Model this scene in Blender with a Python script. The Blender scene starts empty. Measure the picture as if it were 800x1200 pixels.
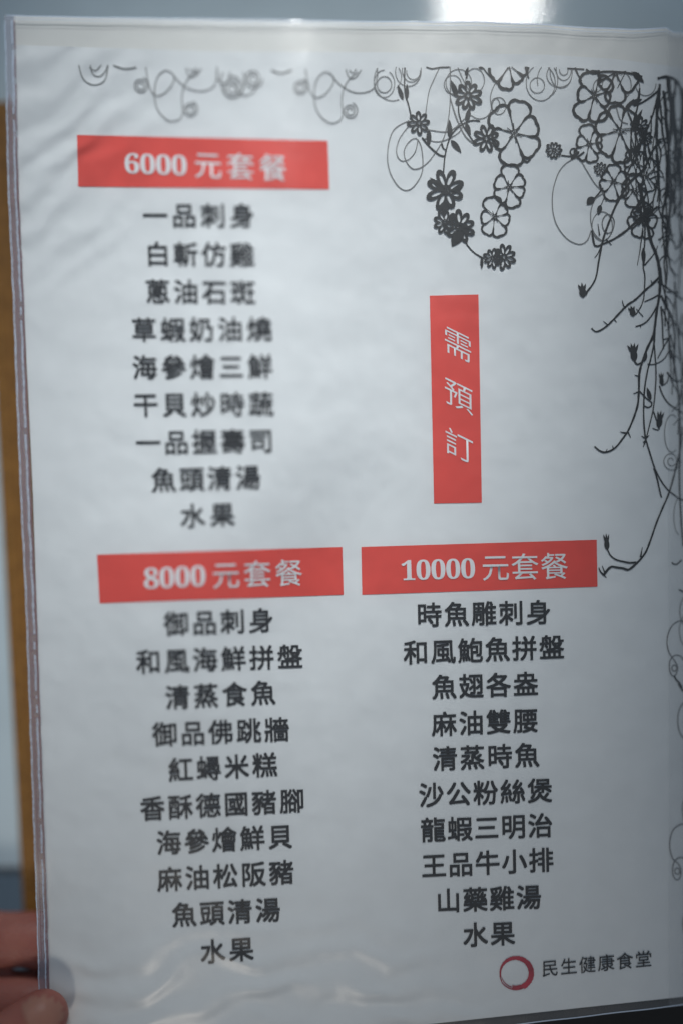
import bpy, bmesh, math, random
from mathutils import Vector, Matrix
from mathutils.bvhtree import BVHTree

sc = bpy.context.scene
COL = sc.collection
random.seed(7)
R = math.radians

# ------------------------------------------------------------------ camera
FPX, CX, CY, CAMZ = 1167.0, 400.0, 600.0, 0.340      # focal length in photo pixels, camera height over the table
cam_d = bpy.data.cameras.new('camera')
cam_d.sensor_fit = 'VERTICAL'; cam_d.sensor_height = 36.0; cam_d.sensor_width = 24.0
cam_d.lens = 36.0 * FPX / 1200.0
cam_d.clip_start = 0.01; cam_d.clip_end = 50
cam_d.dof.use_dof = True
cam_d.dof.focus_distance = 0.310
cam_d.dof.aperture_fstop = 0.66
cam = bpy.data.objects.new('camera', cam_d); COL.objects.link(cam)
cam.location = (0, 0, CAMZ)
sc.camera = cam

# ------------------------------------------------------------------ light
w = bpy.data.worlds.new('World'); sc.world = w; w.use_nodes = True
wb = w.node_tree.nodes['Background']
wb.inputs['Color'].default_value = (0.58, 0.78, 1.03, 1); wb.inputs['Strength'].default_value = 0.155

def area(name, loc, target, sx, sy, power, color, spread=180):
    d = bpy.data.lights.new(name, 'AREA'); d.shape = 'RECTANGLE'; d.size = sx; d.size_y = sy
    d.energy = power; d.color = color; d.spread = R(spread)
    o = bpy.data.objects.new(name, d); COL.objects.link(o); o.location = loc
    o.rotation_euler = (Vector(target) - Vector(loc)).to_track_quat('-Z', 'Y').to_euler()
    return o
area('key_lamp', (0.02, 0.56, 0.455), (-0.026, 0.040, 0.03), 0.18, 0.16, 0.118, (0.93, 0.975, 1.0), 18.0)
area('ceiling_lamp', (0.126, 0.428, 0.50), (0.04, 0.19, 0.0), 0.012, 0.034, 0.026, (1.0, 0.99, 0.96), 44)
area('low_lamp', (-0.21, -0.92, 0.95), (-0.080, -0.205, 0.03), 0.50, 0.26, 0.062, (1.0, 0.90, 0.78), 13)

sc.view_settings.view_transform = 'Standard'; sc.view_settings.look = 'None'
sc.view_settings.exposure = 0.0; sc.view_settings.gamma = 1.0
sc.render.engine = 'CYCLES'
sc.cycles.use_denoising = True
sc.cycles.transparent_max_bounces = 16

# ------------------------------------------------------------------ helpers
def mat(name):
    m = bpy.data.materials.new(name); m.use_nodes = True
    nt = m.node_tree; nt.nodes.clear()
    out = nt.nodes.new('ShaderNodeOutputMaterial')
    return m, nt, out

def principled(name, color, rough=0.6, spec=0.5, noise=0.0, nscale=60.0, bump=0.0, bscale=400.0, coat=0.0, sss=0.0, color2=None):
    m, nt, out = mat(name)
    p = nt.nodes.new('ShaderNodeBsdfPrincipled')
    p.inputs['Base Color'].default_value = (*color, 1)
    p.inputs['Roughness'].default_value = rough
    p.inputs['Specular IOR Level'].default_value = spec
    p.inputs['Coat Weight'].default_value = coat
    if sss:
        p.inputs['Subsurface Weight'].default_value = sss
        p.inputs['Subsurface Radius'].default_value = (0.004, 0.0015, 0.0008)
        p.inputs['Subsurface Scale'].default_value = 1.0
    geo = nt.nodes.new('ShaderNodeNewGeometry')
    if noise or color2:
        n = nt.nodes.new('ShaderNodeTexNoise'); n.inputs['Scale'].default_value = nscale; n.inputs['Detail'].default_value = 6
        nt.links.new(geo.outputs['Position'], n.inputs['Vector'])
        r = nt.nodes.new('ShaderNodeValToRGB')
        c2 = color2 or tuple(c * (1 - noise) for c in color)
        c1 = color if color2 else tuple(min(1, c * (1 + noise)) for c in color)
        r.color_ramp.elements[0].position = 0.35; r.color_ramp.elements[1].position = 0.65
        r.color_ramp.elements[0].color = (*c2, 1); r.color_ramp.elements[1].color = (*c1, 1)
        nt.links.new(n.outputs['Fac'], r.inputs['Fac'])
        nt.links.new(r.outputs['Color'], p.inputs['Base Color'])
    if bump:
        n = nt.nodes.new('ShaderNodeTexNoise'); n.inputs['Scale'].default_value = bscale; n.inputs['Detail'].default_value = 4
        nt.links.new(geo.outputs['Position'], n.inputs['Vector'])
        b = nt.nodes.new('ShaderNodeBump'); b.inputs['Strength'].default_value = bump; b.inputs['Distance'].default_value = 0.0006
        nt.links.new(n.outputs['Fac'], b.inputs['Height']); nt.links.new(b.outputs['Normal'], p.inputs['Normal'])
    nt.links.new(p.outputs['BSDF'], out.inputs['Surface'])
    return m

def buckles(nt):
    """height field of the buckled plastic: two rippled corners and a faint unevenness all over"""
    N = nt.nodes; L = nt.links
    geo = N.new('ShaderNodeNewGeometry')
    # buckled zones of the film: lower left corner, upper left corner, faint elsewhere
    def zone(cx, cy, rx, ry):
        s = N.new('ShaderNodeVectorMath'); s.operation = 'SUBTRACT'; s.inputs[1].default_value = (cx, cy, 0)
        L.new(geo.outputs['Position'], s.inputs[0])
        d = N.new('ShaderNodeVectorMath'); d.operation = 'MULTIPLY'; d.inputs[1].default_value = (1 / rx, 1 / ry, 0)
        L.new(s.outputs[0], d.inputs[0])
        ln = N.new('ShaderNodeVectorMath'); ln.operation = 'LENGTH'; L.new(d.outputs[0], ln.inputs[0])
        mr = N.new('ShaderNodeMapRange'); mr.interpolation_type = 'SMOOTHSTEP'
        mr.inputs[1].default_value = 0.25; mr.inputs[2].default_value = 1.0; mr.inputs[3].default_value = 1; mr.inputs[4].default_value = 0
        L.new(ln.outputs['Value'], mr.inputs[0]); return mr.outputs[0]
    def waves(rot, freq, dist):
        mp = N.new('ShaderNodeMapping'); mp.inputs['Rotation'].default_value = (0, 0, rot)
        L.new(geo.outputs['Position'], mp.inputs['Vector'])
        wv = N.new('ShaderNodeTexWave'); wv.wave_type = 'BANDS'; wv.bands_direction = 'Y'
        wv.inputs['Scale'].default_value = freq; wv.inputs['Distortion'].default_value = dist
        wv.inputs['Detail'].default_value = 2; wv.inputs['Detail Scale'].default_value = 0.35 * freq / 12
        L.new(mp.outputs[0], wv.inputs['Vector']); return wv.outputs['Fac']
    def mul(a, b):
        n = N.new('ShaderNodeMath'); n.operation = 'MULTIPLY'
        for i, v in enumerate((a, b)):
            if isinstance(v, float): n.inputs[i].default_value = v
            else: L.new(v, n.inputs[i])
        return n.outputs[0]
    def add(a, b):
        n = N.new('ShaderNodeMath'); n.operation = 'ADD'; L.new(a, n.inputs[0]); L.new(b, n.inputs[1]); return n.outputs[0]
    z1 = zone(-0.030, -0.172, 0.13, 0.058); z2 = zone(-0.094, 0.118, 0.05, 0.06)
    h = add(mul(mul(waves(R(-8), 29.0, 9.0), z1), 0.9), mul(mul(waves(R(-38), 33.0, 6.0), z2), 0.65))
    no = N.new('ShaderNodeTexNoise'); no.inputs['Scale'].default_value = 55; no.inputs['Detail'].default_value = 2
    L.new(geo.outputs['Position'], no.inputs['Vector'])
    h = add(h, mul(no.outputs['Fac'], 1.1))
    return h

def film_mat(name, milk=0.04, milk_col=(0.9, 0.9, 0.9), rough=0.29, ripple=1.0, tint=(0.985, 0.985, 0.985)):
    """frosted plastic film: lets the light straight through, a little milky, glossy, rippled"""
    m, nt, out = mat(name); N = nt.nodes; L = nt.links
    tr = N.new('ShaderNodeBsdfTransparent'); tr.inputs['Color'].default_value = (*tint, 1)
    di = N.new('ShaderNodeBsdfDiffuse'); di.inputs['Color'].default_value = (*milk_col, 1)
    gl = N.new('ShaderNodeBsdfGlossy'); gl.inputs['Roughness'].default_value = rough
    fr = N.new('ShaderNodeLayerWeight'); fr.inputs['Blend'].default_value = 0.5     # thin sheet: the same Schlick curve from both sides
    p5 = N.new('ShaderNodeMath'); p5.operation = 'POWER'; p5.inputs[1].default_value = 5.0
    sch = N.new('ShaderNodeMath'); sch.operation = 'MULTIPLY_ADD'; sch.inputs[1].default_value = 0.96; sch.inputs[2].default_value = 0.04
    L.new(fr.outputs['Facing'], p5.inputs[0]); L.new(p5.outputs[0], sch.inputs[0])
    m1 = N.new('ShaderNodeMixShader'); m1.inputs['Fac'].default_value = milk
    m2 = N.new('ShaderNodeMixShader')
    L.new(tr.outputs[0], m1.inputs[1]); L.new(di.outputs[0], m1.inputs[2])
    L.new(m1.outputs[0], m2.inputs[1]); L.new(gl.outputs[0], m2.inputs[2])
    dbl = N.new('ShaderNodeMath'); dbl.operation = 'MULTIPLY'; dbl.inputs[1].default_value = 1.0
    dbl.use_clamp = True; L.new(sch.outputs[0], dbl.inputs[0]); L.new(dbl.outputs[0], m2.inputs['Fac'])
    h = buckles(nt)
    b = N.new('ShaderNodeBump'); b.inputs['Strength'].default_value = ripple; b.inputs['Distance'].default_value = 0.0007
    L.new(h, b.inputs['Height'])
    L.new(b.outputs[0], gl.inputs['Normal'])
    L.new(b.outputs[0], di.inputs['Normal'])
    L.new(m2.outputs[0], out.inputs['Surface'])
    return m

M_paper = principled('white_paper', (0.80, 0.815, 0.81), 0.75, 0.25, noise=0.015, nscale=140)
def press_buckles(m, strength):       # the sheet is pressed against the film and shares its buckles
    nt = m.node_tree; p = next(n for n in nt.nodes if n.type == 'BSDF_PRINCIPLED')
    b = nt.nodes.new('ShaderNodeBump'); b.inputs['Strength'].default_value = strength; b.inputs['Distance'].default_value = 0.0011
    nt.links.new(buckles(nt), b.inputs['Height']); nt.links.new(b.outputs['Normal'], p.inputs['Normal'])
press_buckles(M_paper, 0.9)
M_ink = principled('black_ink', (0.009, 0.010, 0.013), 0.6, 0.3)
M_orn = principled('dark_grey_ink', (0.020, 0.021, 0.021), 0.65, 0.3)
M_fine = principled('grey_ink', (0.20, 0.20, 0.195), 0.65, 0.3)
M_red = principled('red_ink', (0.80, 0.066, 0.046), 0.6, 0.3, noise=0.03, nscale=120); press_buckles(M_red, 0.9)
M_white = principled('white_print', (0.82, 0.82, 0.82), 0.7, 0.25)
M_brush = principled('crimson_ink', (0.42, 0.020, 0.045), 0.6, 0.3, noise=0.25, nscale=260)
M_back = principled('cream_card', (0.80, 0.79, 0.745), 0.7, 0.3, noise=0.03, nscale=50)
M_film = film_mat('frosted_film')
M_seam = film_mat('welded_film', milk=0.34, milk_col=(0.50, 0.47, 0.56), rough=0.29, ripple=0.6)
M_weld = film_mat('weld_ridge', milk=0.72, milk_col=(0.74, 0.84, 0.98), rough=0.1, ripple=0.2)  # bluish highlight along the ridges is put into the milk colour
M_weldmark = film_mat('weld_mark', milk=0.6, milk_col=(0.30, 0.16, 0.18), rough=0.3, ripple=0.2)
M_table = principled('grey_laminate', (0.60, 0.70, 0.745), 0.075, 0.5, noise=0.05, nscale=25, bump=0.03, bscale=700)
M_edge = principled('table_edging', (0.10, 0.11, 0.12), 0.35, 0.5)
M_floor = principled('dark_floor', (0.50, 0.53, 0.54), 0.6, 0.3, noise=0.2, nscale=6)
M_leather = principled('brown_leatherette', (0.26, 0.118, 0.026), 0.5, 0.4, noise=0.15, nscale=220, bump=0.6, bscale=900)
M_thread = principled('tan_thread', (0.46, 0.25, 0.07), 0.7, 0.3)
M_black = principled('plain_black', (0.012, 0.013, 0.015), 0.6, 0.3, bump=0.3, bscale=600)
M_skin = principled('skin', (0.42, 0.155, 0.115), 0.5, 0.4, bump=0.35, bscale=700, sss=0.25, color2=(0.34, 0.11, 0.085), nscale=90)
M_nail = principled('nail', (0.42, 0.20, 0.145), 0.42, 0.3, sss=0.2)
M_nailtip = principled('nail_edge', (0.46, 0.37, 0.24), 0.35, 0.5)

def smooth(a, b, x):
    t = max(0.0, min(1.0, (x - a) / (b - a))); return t * t * (3 - 2 * t)

def depth(x, y):
    """distance of the page below the lens in mm; the sheet bows up on the left and dives into the spine on the right"""
    d = 310.0 + (x - 560) * 0.006 + (y - 700) * 0.001
    k = smooth(480, 760, y)
    bow = smooth(40, 300 - 90 * k, x) * (1 - smooth(315 - 100 * k, 490 - 95 * k, x))
    v = smooth(-420, 60, y) * (1 - 0.75 * smooth(560, 1130, y))
    d -= 8.0 * bow * v
    if x > 735:
        k = min(x, 800) - 735
        d += 9.0 * (1 - 0.65 * smooth(280, 700, y)) * (k / 65.0) ** 2.4 + max(0, x - 800) * 0.22
    d += 6.0 * (1 - smooth(20, 170, x)) * smooth(980, 1150, y)          # pinched corner
    d += 0.35 * math.sin(x * 0.011 + y * 0.006)
    return d

def P(x, y, lift=0.0, d=None):
    dd = ((depth(x, y) if d is None else d) - lift) / 1000.0
    return Vector(((x - CX) / FPX * dd, (CY - y) / FPX * dd, CAMZ - dd))

def mesh_obj(name, verts, faces, m, parent=None, smooth_sh=True, up=True):
    me = bpy.data.meshes.new(name); me.from_pydata(verts, [], faces); me.validate()
    if up:                                    # sheets face the reader
        bm = bmesh.new(); bm.from_mesh(me)
        for f in bm.faces:
            if f.normal.z < 0: f.normal_flip()
        bm.to_mesh(me); bm.free()
    me.materials.append(m)
    if smooth_sh:
        for p in me.polygons: p.use_smooth = True
    o = bpy.data.objects.new(name, me); COL.objects.link(o)
    if parent: o.parent = parent
    return o

def thing(name, label, cat, group=None, loc=(0, 0, 0)):
    o = bpy.data.objects.new(name, None); COL.objects.link(o); o.empty_display_size = 0.02
    o['label'] = label; o['category'] = cat
    if group: o['group'] = group
    return o

class Sheet:
    """collects printed shapes given in page coordinates and lays them on the paper"""
    def __init__(s, lift=0.2): s.v = []; s.f = []; s.lift = lift
    def poly(s, pts, lift=None):
        b = len(s.v); s.v += [P(x, y, s.lift if lift is None else lift) for x, y in pts]; s.f.append(tuple(range(b, b + len(pts))))
    def ribbon(s, pts, wid, closed=False, lift=None):
        n = len(pts)
        if n < 2: return
        lift = s.lift if lift is None else lift
        ww = wid if isinstance(wid, (list, tuple)) else [wid] * n
        b = len(s.v)
        for i, (x, y) in enumerate(pts):
            if closed: p, q = pts[i - 1], pts[(i + 1) % n]
            else: p, q = pts[max(i - 1, 0)], pts[min(i + 1, n - 1)]
            tx, ty = q[0] - p[0], q[1] - p[1]; l = math.hypot(tx, ty) or 1
            h = ww[i] / 2
            s.v.append(P(x - ty / l * h, y + tx / l * h, lift)); s.v.append(P(x + ty / l * h, y - tx / l * h, lift))
        for i in range(n if closed else n - 1):
            j = (i + 1) % n
            s.f.append((b + 2 * i, b + 2 * i + 1, b + 2 * j + 1, b + 2 * j))
    def stroke(s, pts, w0, w1=None, wob=0.0, step=3.0, closed=False, ymin=None, lift=None):
        q = spline(pts, step, closed)
        w1 = w0 if w1 is None else w1
        n = len(q); ww = [w0 + (w1 - w0) * i / max(1, n - 1) for i in range(n)]
        if wob: ww = [a * (1 + wob * (random.random() * 2 - 1)) for a in ww]
        if ymin is None: s.ribbon(q, ww, closed, lift)
        else:
            run = []; rw = []
            if closed: q = q + q[:1]; ww = ww + ww[:1]
            for p, a in zip(q, ww):
                if p[1] >= ymin(p[0]): run.append(p); rw.append(a)
                else:
                    if len(run) > 1: s.ribbon(run, rw, False, lift)
                    run = []; rw = []
            if len(run) > 1: s.ribbon(run, rw, False, lift)
    def build(s, name, m, parent): return mesh_obj(name, s.v, s.f, m, parent)

def spline(pts, step=3.0, closed=False):
    n = len(pts); out = []
    if n == 2 and not closed:
        (x0, y0), (x1, y1) = pts; k = max(2, int(math.hypot(x1 - x0, y1 - y0) / step))
        return [(x0 + (x1 - x0) * i / k, y0 + (y1 - y0) * i / k) for i in range(k + 1)]
    for i in range(n if closed else n - 1):
        if closed: a, b, c, d = pts[i - 1], pts[i], pts[(i + 1) % n], pts[(i + 2) % n]
        else: a, b, c, d = pts[max(i - 1, 0)], pts[i], pts[i + 1], pts[min(i + 2, n - 1)]
        k = max(2, int(math.hypot(c[0] - b[0], c[1] - b[1]) / step))
        for j in range(k):
            t = j / k; t2 = t * t; t3 = t2 * t
            out.append(tuple(0.5 * ((2 * b[m]) + (c[m] - a[m]) * t + (2 * a[m] - 5 * b[m] + 4 * c[m] - d[m]) * t2 + (3 * b[m] - a[m] - 3 * c[m] + d[m]) * t3) for m in (0, 1)))
    if not closed: out.append(tuple(pts[-1]))
    return out

# ------------------------------------------------------------------ setting: floor, table, cover
def box(name, x0, x1, y0, y1, z0, z1, m, parent=None, bev=0.0):
    bm = bmesh.new()
    bmesh.ops.create_cube(bm, size=1)
    for v in bm.verts:
        v.co = Vector(((x0 + x1) / 2 + v.co.x * (x1 - x0), (y0 + y1) / 2 + v.co.y * (y1 - y0), (z0 + z1) / 2 + v.co.z * (z1 - z0)))
    if bev: bmesh.ops.bevel(bm, geom=bm.edges[:], offset=bev, segments=4, affect='EDGES', profile=0.5)
    me = bpy.data.meshes.new(name); bm.to_mesh(me); bm.free(); me.materials.append(m)
    for p in me.polygons: p.use_smooth = bev > 0 and p.area < 0.002
    o = bpy.data.objects.new(name, me); COL.objects.link(o)
    if parent: o.parent = parent
    return o

fl = box('floor', -3, 3, -3, 3, -0.80, -0.74, M_floor); fl['kind'] = 'structure'
EDGE_Y = (CY - 1022) / FPX * CAMZ
tb = thing('table', 'shiny blue grey tabletop under the menu, reflecting a bright lamp', 'table')
box('table_top', -0.9, 0.9, EDGE_Y + 0.0012, 1.1, -0.028, 0.0, M_table, tb, bev=0.001)
box('edge_band', -0.9, 0.9, EDGE_Y - 0.0008, EDGE_Y + 0.0010, -0.028, -0.0004, M_edge, tb, bev=0.0007)
for sx in (-0.8, 0.8):
    for sy in (EDGE_Y + 0.12, 1.0): box('leg', sx - 0.025, sx + 0.025, sy - 0.025, sy + 0.025, -0.74, -0.0285, M_edge, tb, bev=0.004)

# brown menu cover lying on the table, a little askew
COV_D = 332.0
cov = thing('menu_cover', 'brown stitched leatherette menu cover lying under the page', 'menu cover')
def cover_outline():
    return [(-24, 118), (900, 118), (900, 1330), (41, 1330)]
def cover_slab(name, out, d_top, d_bot, m, parent, rad=14):
    # rounded corners in page pixels, extruded, softly bevelled
    pts = []
    n = len(out)
    for i in range(n):
        p, c, q = Vector(out[i - 1]), Vector(out[i]), Vector(out[(i + 1) % n])
        a = c + (p - c).normalized() * rad; b = c + (q - c).normalized() * rad
        for k in range(7):
            t = k / 6; pts.append(((1 - t) ** 2 * a + 2 * t * (1 - t) * c + t * t * b))
    top = [P(p.x, p.y, d=d_top) for p in pts]
    bm = bmesh.new()
    vt = [bm.verts.new(p) for p in top]; vb = [bm.verts.new((p.x, p.y, CAMZ - d_bot / 1000)) for p in top]
    bm.faces.new(vt); bm.faces.new(vb[::-1])
    for i in range(len(vt)): bm.faces.new((vt[i], vb[i], vb[(i + 1) % len(vt)], vt[(i + 1) % len(vt)]))
    bmesh.ops.recalc_face_normals(bm, faces=bm.faces[:])
    eds = [e for e in bm.edges if e.verts[0] in vt and e.verts[1] in vt]
    bmesh.ops.bevel(bm, geom=eds, offset=0.0008, segments=3, affect='EDGES', profile=0.5)
    me = bpy.data.meshes.new(name); bm.to_mesh(me); bm.free(); me.materials.append(m)
    o = bpy.data.objects.new(name, me); COL.objects.link(o); o.parent = parent; return o
cover_slab('board', cover_outline(), COV_D, 339.8, M_leather, cov)
cover_slab('black_panel', [(110, 150), (870, 150), (870, 1300), (150, 1300)], COV_D - 0.6, COV_D + 0.4, M_black, cov, rad=6)  # plain black panel on the board, fills the gap below the page's lower edge
# stitching: short raised threads along the left and top edges
sv, sf = [], []
def stitch(x0, y0, x1, y1, wd=2.2):
    L = math.hypot(x1 - x0, y1 - y0); tx, ty = (x1 - x0) / L, (y1 - y0) / L; b = len(sv); k = 6; seg = 6
    for i in range(seg + 1):
        t = i / seg; r = wd / 2 * math.sin(math.pi * min(0.94, max(0.06, t))) ** 0.5; hgt = 0.55 * math.sin(math.pi * t) + 0.05
        for j in range(k):
            a = 2 * math.pi * j / k
            sv.append(P(x0 + tx * L * t - ty * r * math.cos(a), y0 + ty * L * t + tx * r * math.cos(a), d=COV_D - hgt - 0.22 * math.sin(a) * r / 2))
    for i in range(seg):
        for j in range(k): sf.append((b + i * k + j, b + i * k + (j + 1) % k, b + (i + 1) * k + (j + 1) % k, b + (i + 1) * k + j))
y = 134.0
while y < 1320:
    x = -24 + (y - 118) * 65 / 1212 + 8.5
    stitch(x, y, x + 0.4, y + 7.0); y += 10.4
mesh_obj('stitching', sv, sf, M_thread, cov, up=False)

# ------------------------------------------------------------------ the printed sheet
def XL(y):      # left edge of the paper
    pts = [(40, 14), (53, 15), (140, 18.5), (350, 28), (580, 39), (870, 48.5), (1060, 55), (1150, 58), (1250, 61)]
    return interp(pts, y)
def SL(y):      # outer left edge of the sleeve
    pts = [(10, 5), (100, 7), (210, 9), (350, 15.5), (450, 19), (600, 25), (700, 30), (900, 37), (1000, 40.5), (1070, 43), (1250, 48)]
    return interp(pts, y)
def interp(pts, t):
    if t <= pts[0][0]: return pts[0][1]
    for (a, b), (c, d) in zip(pts, pts[1:]):
        if t <= c: return b + (d - b) * (t - a) / (c - a)
    return pts[-1][1]
def YTP(x): return interp([(0, 52), (250, 60), (500, 61.5), (640, 64), (720, 69), (790, 78), (830, 82)], x)
def YBP(x): return 1168 + (800 - x) * 0.108
def YTS(x): return interp([(0, 16.5), (60, 18.5), (400, 24), (560, 25), (640, 28), (690, 31.5), (740, 33.5), (780, 31.5), (788, 37), (835, 40)], x)
def YBS(x): return 1178.5 + (800 - x) * 0.118

def grid_sheet(name, xl, xr, yt, yb, nx, ny, lift, m, parent):
    v = []; f = []
    for j in range(ny + 1):
        for i in range(nx + 1):
            s = i / nx; t = j / ny; x = 400.0; y = 600.0
            for _ in range(4):
                y = yt(x) + (yb(x) - yt(x)) * t
                x = xl(y) + (xr(y) - xl(y)) * s
            v.append(P(x, y, lift(x, y) if callable(lift) else lift))
    for j in range(ny):
        for i in range(nx):
            a = j * (nx + 1) + i; f.append((a, a + 1, a + nx + 2, a + nx + 1))
    return mesh_obj(name, v, f, m, parent)

sheet = thing('menu_sheet', 'white printed menu page with red price banners and black floral border', 'menu page')
grid_sheet('paper', XL, lambda y: 826, YTP, YBP, 170, 200, 0.0, M_paper, sheet)

# red banners
def quad_patch(corners, nx, ny, m, name, parent, lift=0.15):
    (ax, ay), (bx, by), (cx, cy), (dx, dy) = corners      # tl tr br bl
    v = []; f = []
    for j in range(ny + 1):
        for i in range(nx + 1):
            s, t = i / nx, j / ny
            x = (ax * (1 - s) + bx * s) * (1 - t) + (dx * (1 - s) + cx * s) * t
            y = (ay * (1 - s) + by * s) * (1 - t) + (dy * (1 - s) + cy * s) * t
            v.append(P(x, y, lift))
    for j in range(ny):
        for i in range(nx):
            a = j * (nx + 1) + i; f.append((a, a + 1, a + nx + 2, a + nx + 1))
    return mesh_obj(name, v, f, m, parent)

GL = {}
def glyphs(chars, off):
    todo = [c for c in dict.fromkeys(chars) if (c, off) not in GL and c != ' ']
    obs = []
    for c in todo:
        cu = bpy.data.curves.new('glyph', 'FONT'); cu.body = c; cu.size = 1; cu.resolution_u = 5; cu.offset = off
        o = bpy.data.objects.new('glyph', cu); COL.objects.link(o); obs.append((c, o, cu))
    dg = bpy.context.evaluated_depsgraph_get(); dg.update()
    for c, o, cu in obs:
        oe = o.evaluated_get(dg); me = oe.to_mesh()
        GL[(c, off)] = ([(v.co.x, v.co.y) for v in me.vertices], [tuple(p.vertices) for p in me.polygons])
        oe.to_mesh_clear()
    for c, o, cu in obs: bpy.data.objects.remove(o); bpy.data.curves.remove(cu)

def put(sh, ch, off, cx, cy, ex, ey, c0=(0.5, 0.36), bold=0.0):
    """ex: image vector of one em along the line, ey: image vector of one em upwards"""
    vs, fs = GL[(ch, off)]
    shifts = [(0, 0)] if bold <= 0 else [(-bold, -bold), (bold, -bold), (bold, bold), (-bold, bold), (0, 0)]
    for k, (sx, sy) in enumerate(shifts):      # overprinted a hair apart to thicken the strokes
        b = len(sh.v)
        for gx, gy in vs:
            u, w_ = gx - c0[0] + sx, gy - c0[1] + sy
            sh.v.append(P(cx + ex[0] * u + ey[0] * w_, cy + ex[1] * u + ey[1] * w_, sh.lift + 0.012 * k))
        for f in fs: sh.f.append(tuple(b + i for i in f))

def text_line(name, s, xa, ya, xb, yb, em, off, m, parent, lift=0.25, lean=None):
    glyphs(s, 0.0)
    sh = Sheet(lift); n = len(s)
    sl = (yb - ya) / (xb - xa)
    for i, ch in enumerate(s):
        if ch == ' ': continue
        t = i / (n - 1); x = xa + (xb - xa) * t; y = ya + (yb - ya) * t
        ln = 0.047 - 0.000048 * x                       # lean of the upright strokes
        put(sh, ch, 0.0, x, y, (em, em * sl), (-em * ln, -em), bold=off)
    return sh.build(name, m, parent)

def banner(corners, digits, dx0, dx1, dyc0, dyc1, dh, cn, reads):
    b = quad_patch(corners, 24, 6, M_red, 'price_banner', sheet)
    b['label'] = 'red banner reading ' + reads
    sh = Sheet(0.3); n = len(digits)
    ds = ''.join(chr(0x1D7CE + int(c)) for c in digits)
    glyphs(ds, 0.0); glyphs('元套餐', 0.0)
    em = dh / 0.72
    em *= 0.86; adv = (dx1 - dx0) / (n - 0.06)
    for i, c in enumerate(ds):
        x = dx0 + adv * (i + 0.47); yy = dyc0 + (dyc1 - dyc0) * (x - dx0) / (cn[2] - dx0)
        sl = (dyc1 - dyc0) / (cn[2] - dx0)
        k = adv / (em * 0.53)
        put(sh, c, 0.0, x, yy, (em * k, em * k * sl), (-em * 0.03, -em), c0=(0.28, 0.355), bold=0.003)
    for i, c in enumerate('元套餐'):
        t = i / 2; x = cn[0] + (cn[2] - cn[0]) * t; yy = cn[1] + (cn[3] - cn[1]) * t
        sl = (cn[3] - cn[1]) / (cn[2] - cn[0])
        put(sh, c, 0.0, x, yy, (33.5, 33.5 * sl), (-1.2, -33.5), bold=0.003)
    sh.build('banner_text', M_white, b)

banner([(90.5, 158), (384, 165), (386, 222), (92, 218.5)], '6000', 146, 219, 191, 198, 27, (244, 194, 320, 197), '6000 元套餐')
banner([(114, 650), (401, 641), (402.5, 697), (117, 707)], '8000', 169, 241, 678, 670, 28, (265, 674.5, 338.5, 672), '8000 元套餐')
banner([(423, 641), (698.5, 632.5), (699.5, 687.5), (424, 697)], '10000', 470, 556, 668.5, 663, 27, (580, 665.5, 649, 664), '10000 元套餐')

# upright notice with slanted thin characters
nb = quad_patch([(503, 346.5), (560, 345), (564, 589), (508, 590)], 6, 24, M_red, 'notice_banner', sheet)
nb['label'] = 'upright red banner reading 需預訂'
glyphs('需預訂', -0.004)
sh = Sheet(0.3)
for ch, x, y in (('需', 536, 404), ('預', 537, 464.5), ('訂', 537.5, 523)):
    put(sh, ch, -0.004, x, y, (35.5, 17.5), (-0.6, -34.5))
sh.build('notice_text', M_white, nb)

LINES = [
    ('一品刺身', 182, 253, 284, 253), ('白斬仿雞', 185, 298, 284, 299), ('蔥油石斑', 185, 342, 285, 343),
    ('草蝦奶油燒', 169, 387, 304, 386), ('海參燴三鮮', 170, 431, 305, 430), ('干貝炒時蔬', 171, 475, 306, 474),
    ('一品握壽司', 174, 519.5, 306, 517), ('魚頭清湯', 192, 563, 291, 560), ('水果', 226, 605, 261, 603.5),
    ('御品刺身', 207, 731.5, 306, 727.5), ('和風海鮮拼盤', 174.5, 776, 340, 770), ('清蒸食魚', 208.5, 817.5, 308.5, 812.5),
    ('御品佛跳牆', 193.5, 861, 324.5, 855.5), ('紅蟳米糕', 212, 902.5, 310.5, 897), ('香酥德國豬腳', 179, 948, 342.5, 939),
    ('海參燴鮮貝', 198, 988, 328.5, 981), ('麻油松阪豬', 199, 1031, 330, 1023), ('魚頭清湯', 216, 1072.5, 314, 1067),
    ('水果', 249.5, 1115.5, 283, 1113),
    ('時魚雕刺身', 502.5, 721, 630.5, 718), ('和風鮑魚拼盤', 487, 765, 646, 759), ('魚翅各盎', 520, 805.5, 615.5, 802),
    ('麻油雙腰', 520, 849, 615.5, 845), ('清蒸時魚', 521, 889.5, 617, 885.5), ('沙公粉絲煲', 505, 932, 632, 927),
    ('龍蝦三明治', 507, 973, 632.5, 968), ('王品牛小排', 508, 1015, 633.5, 1008.5), ('山藥雞湯', 525, 1056, 619, 1052),
    ('水果', 556.5, 1096, 588.5, 1094.5)]
for s, xa, ya, xb, yb in LINES:
    o = text_line('menu_line', s, xa, ya, xb, yb, 30.0, 0.017, M_ink, sheet)
    o['label'] = 'black line of dishes reading ' + s
em_ = thing('emblem', 'x', 'x'); del em_['label']; del em_['category']; em_.parent = sheet
text_line('shop_name', '民生健康食堂', 644, 1135, 753.5, 1124.5, 20.5, 0.004, M_ink, em_)
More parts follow.
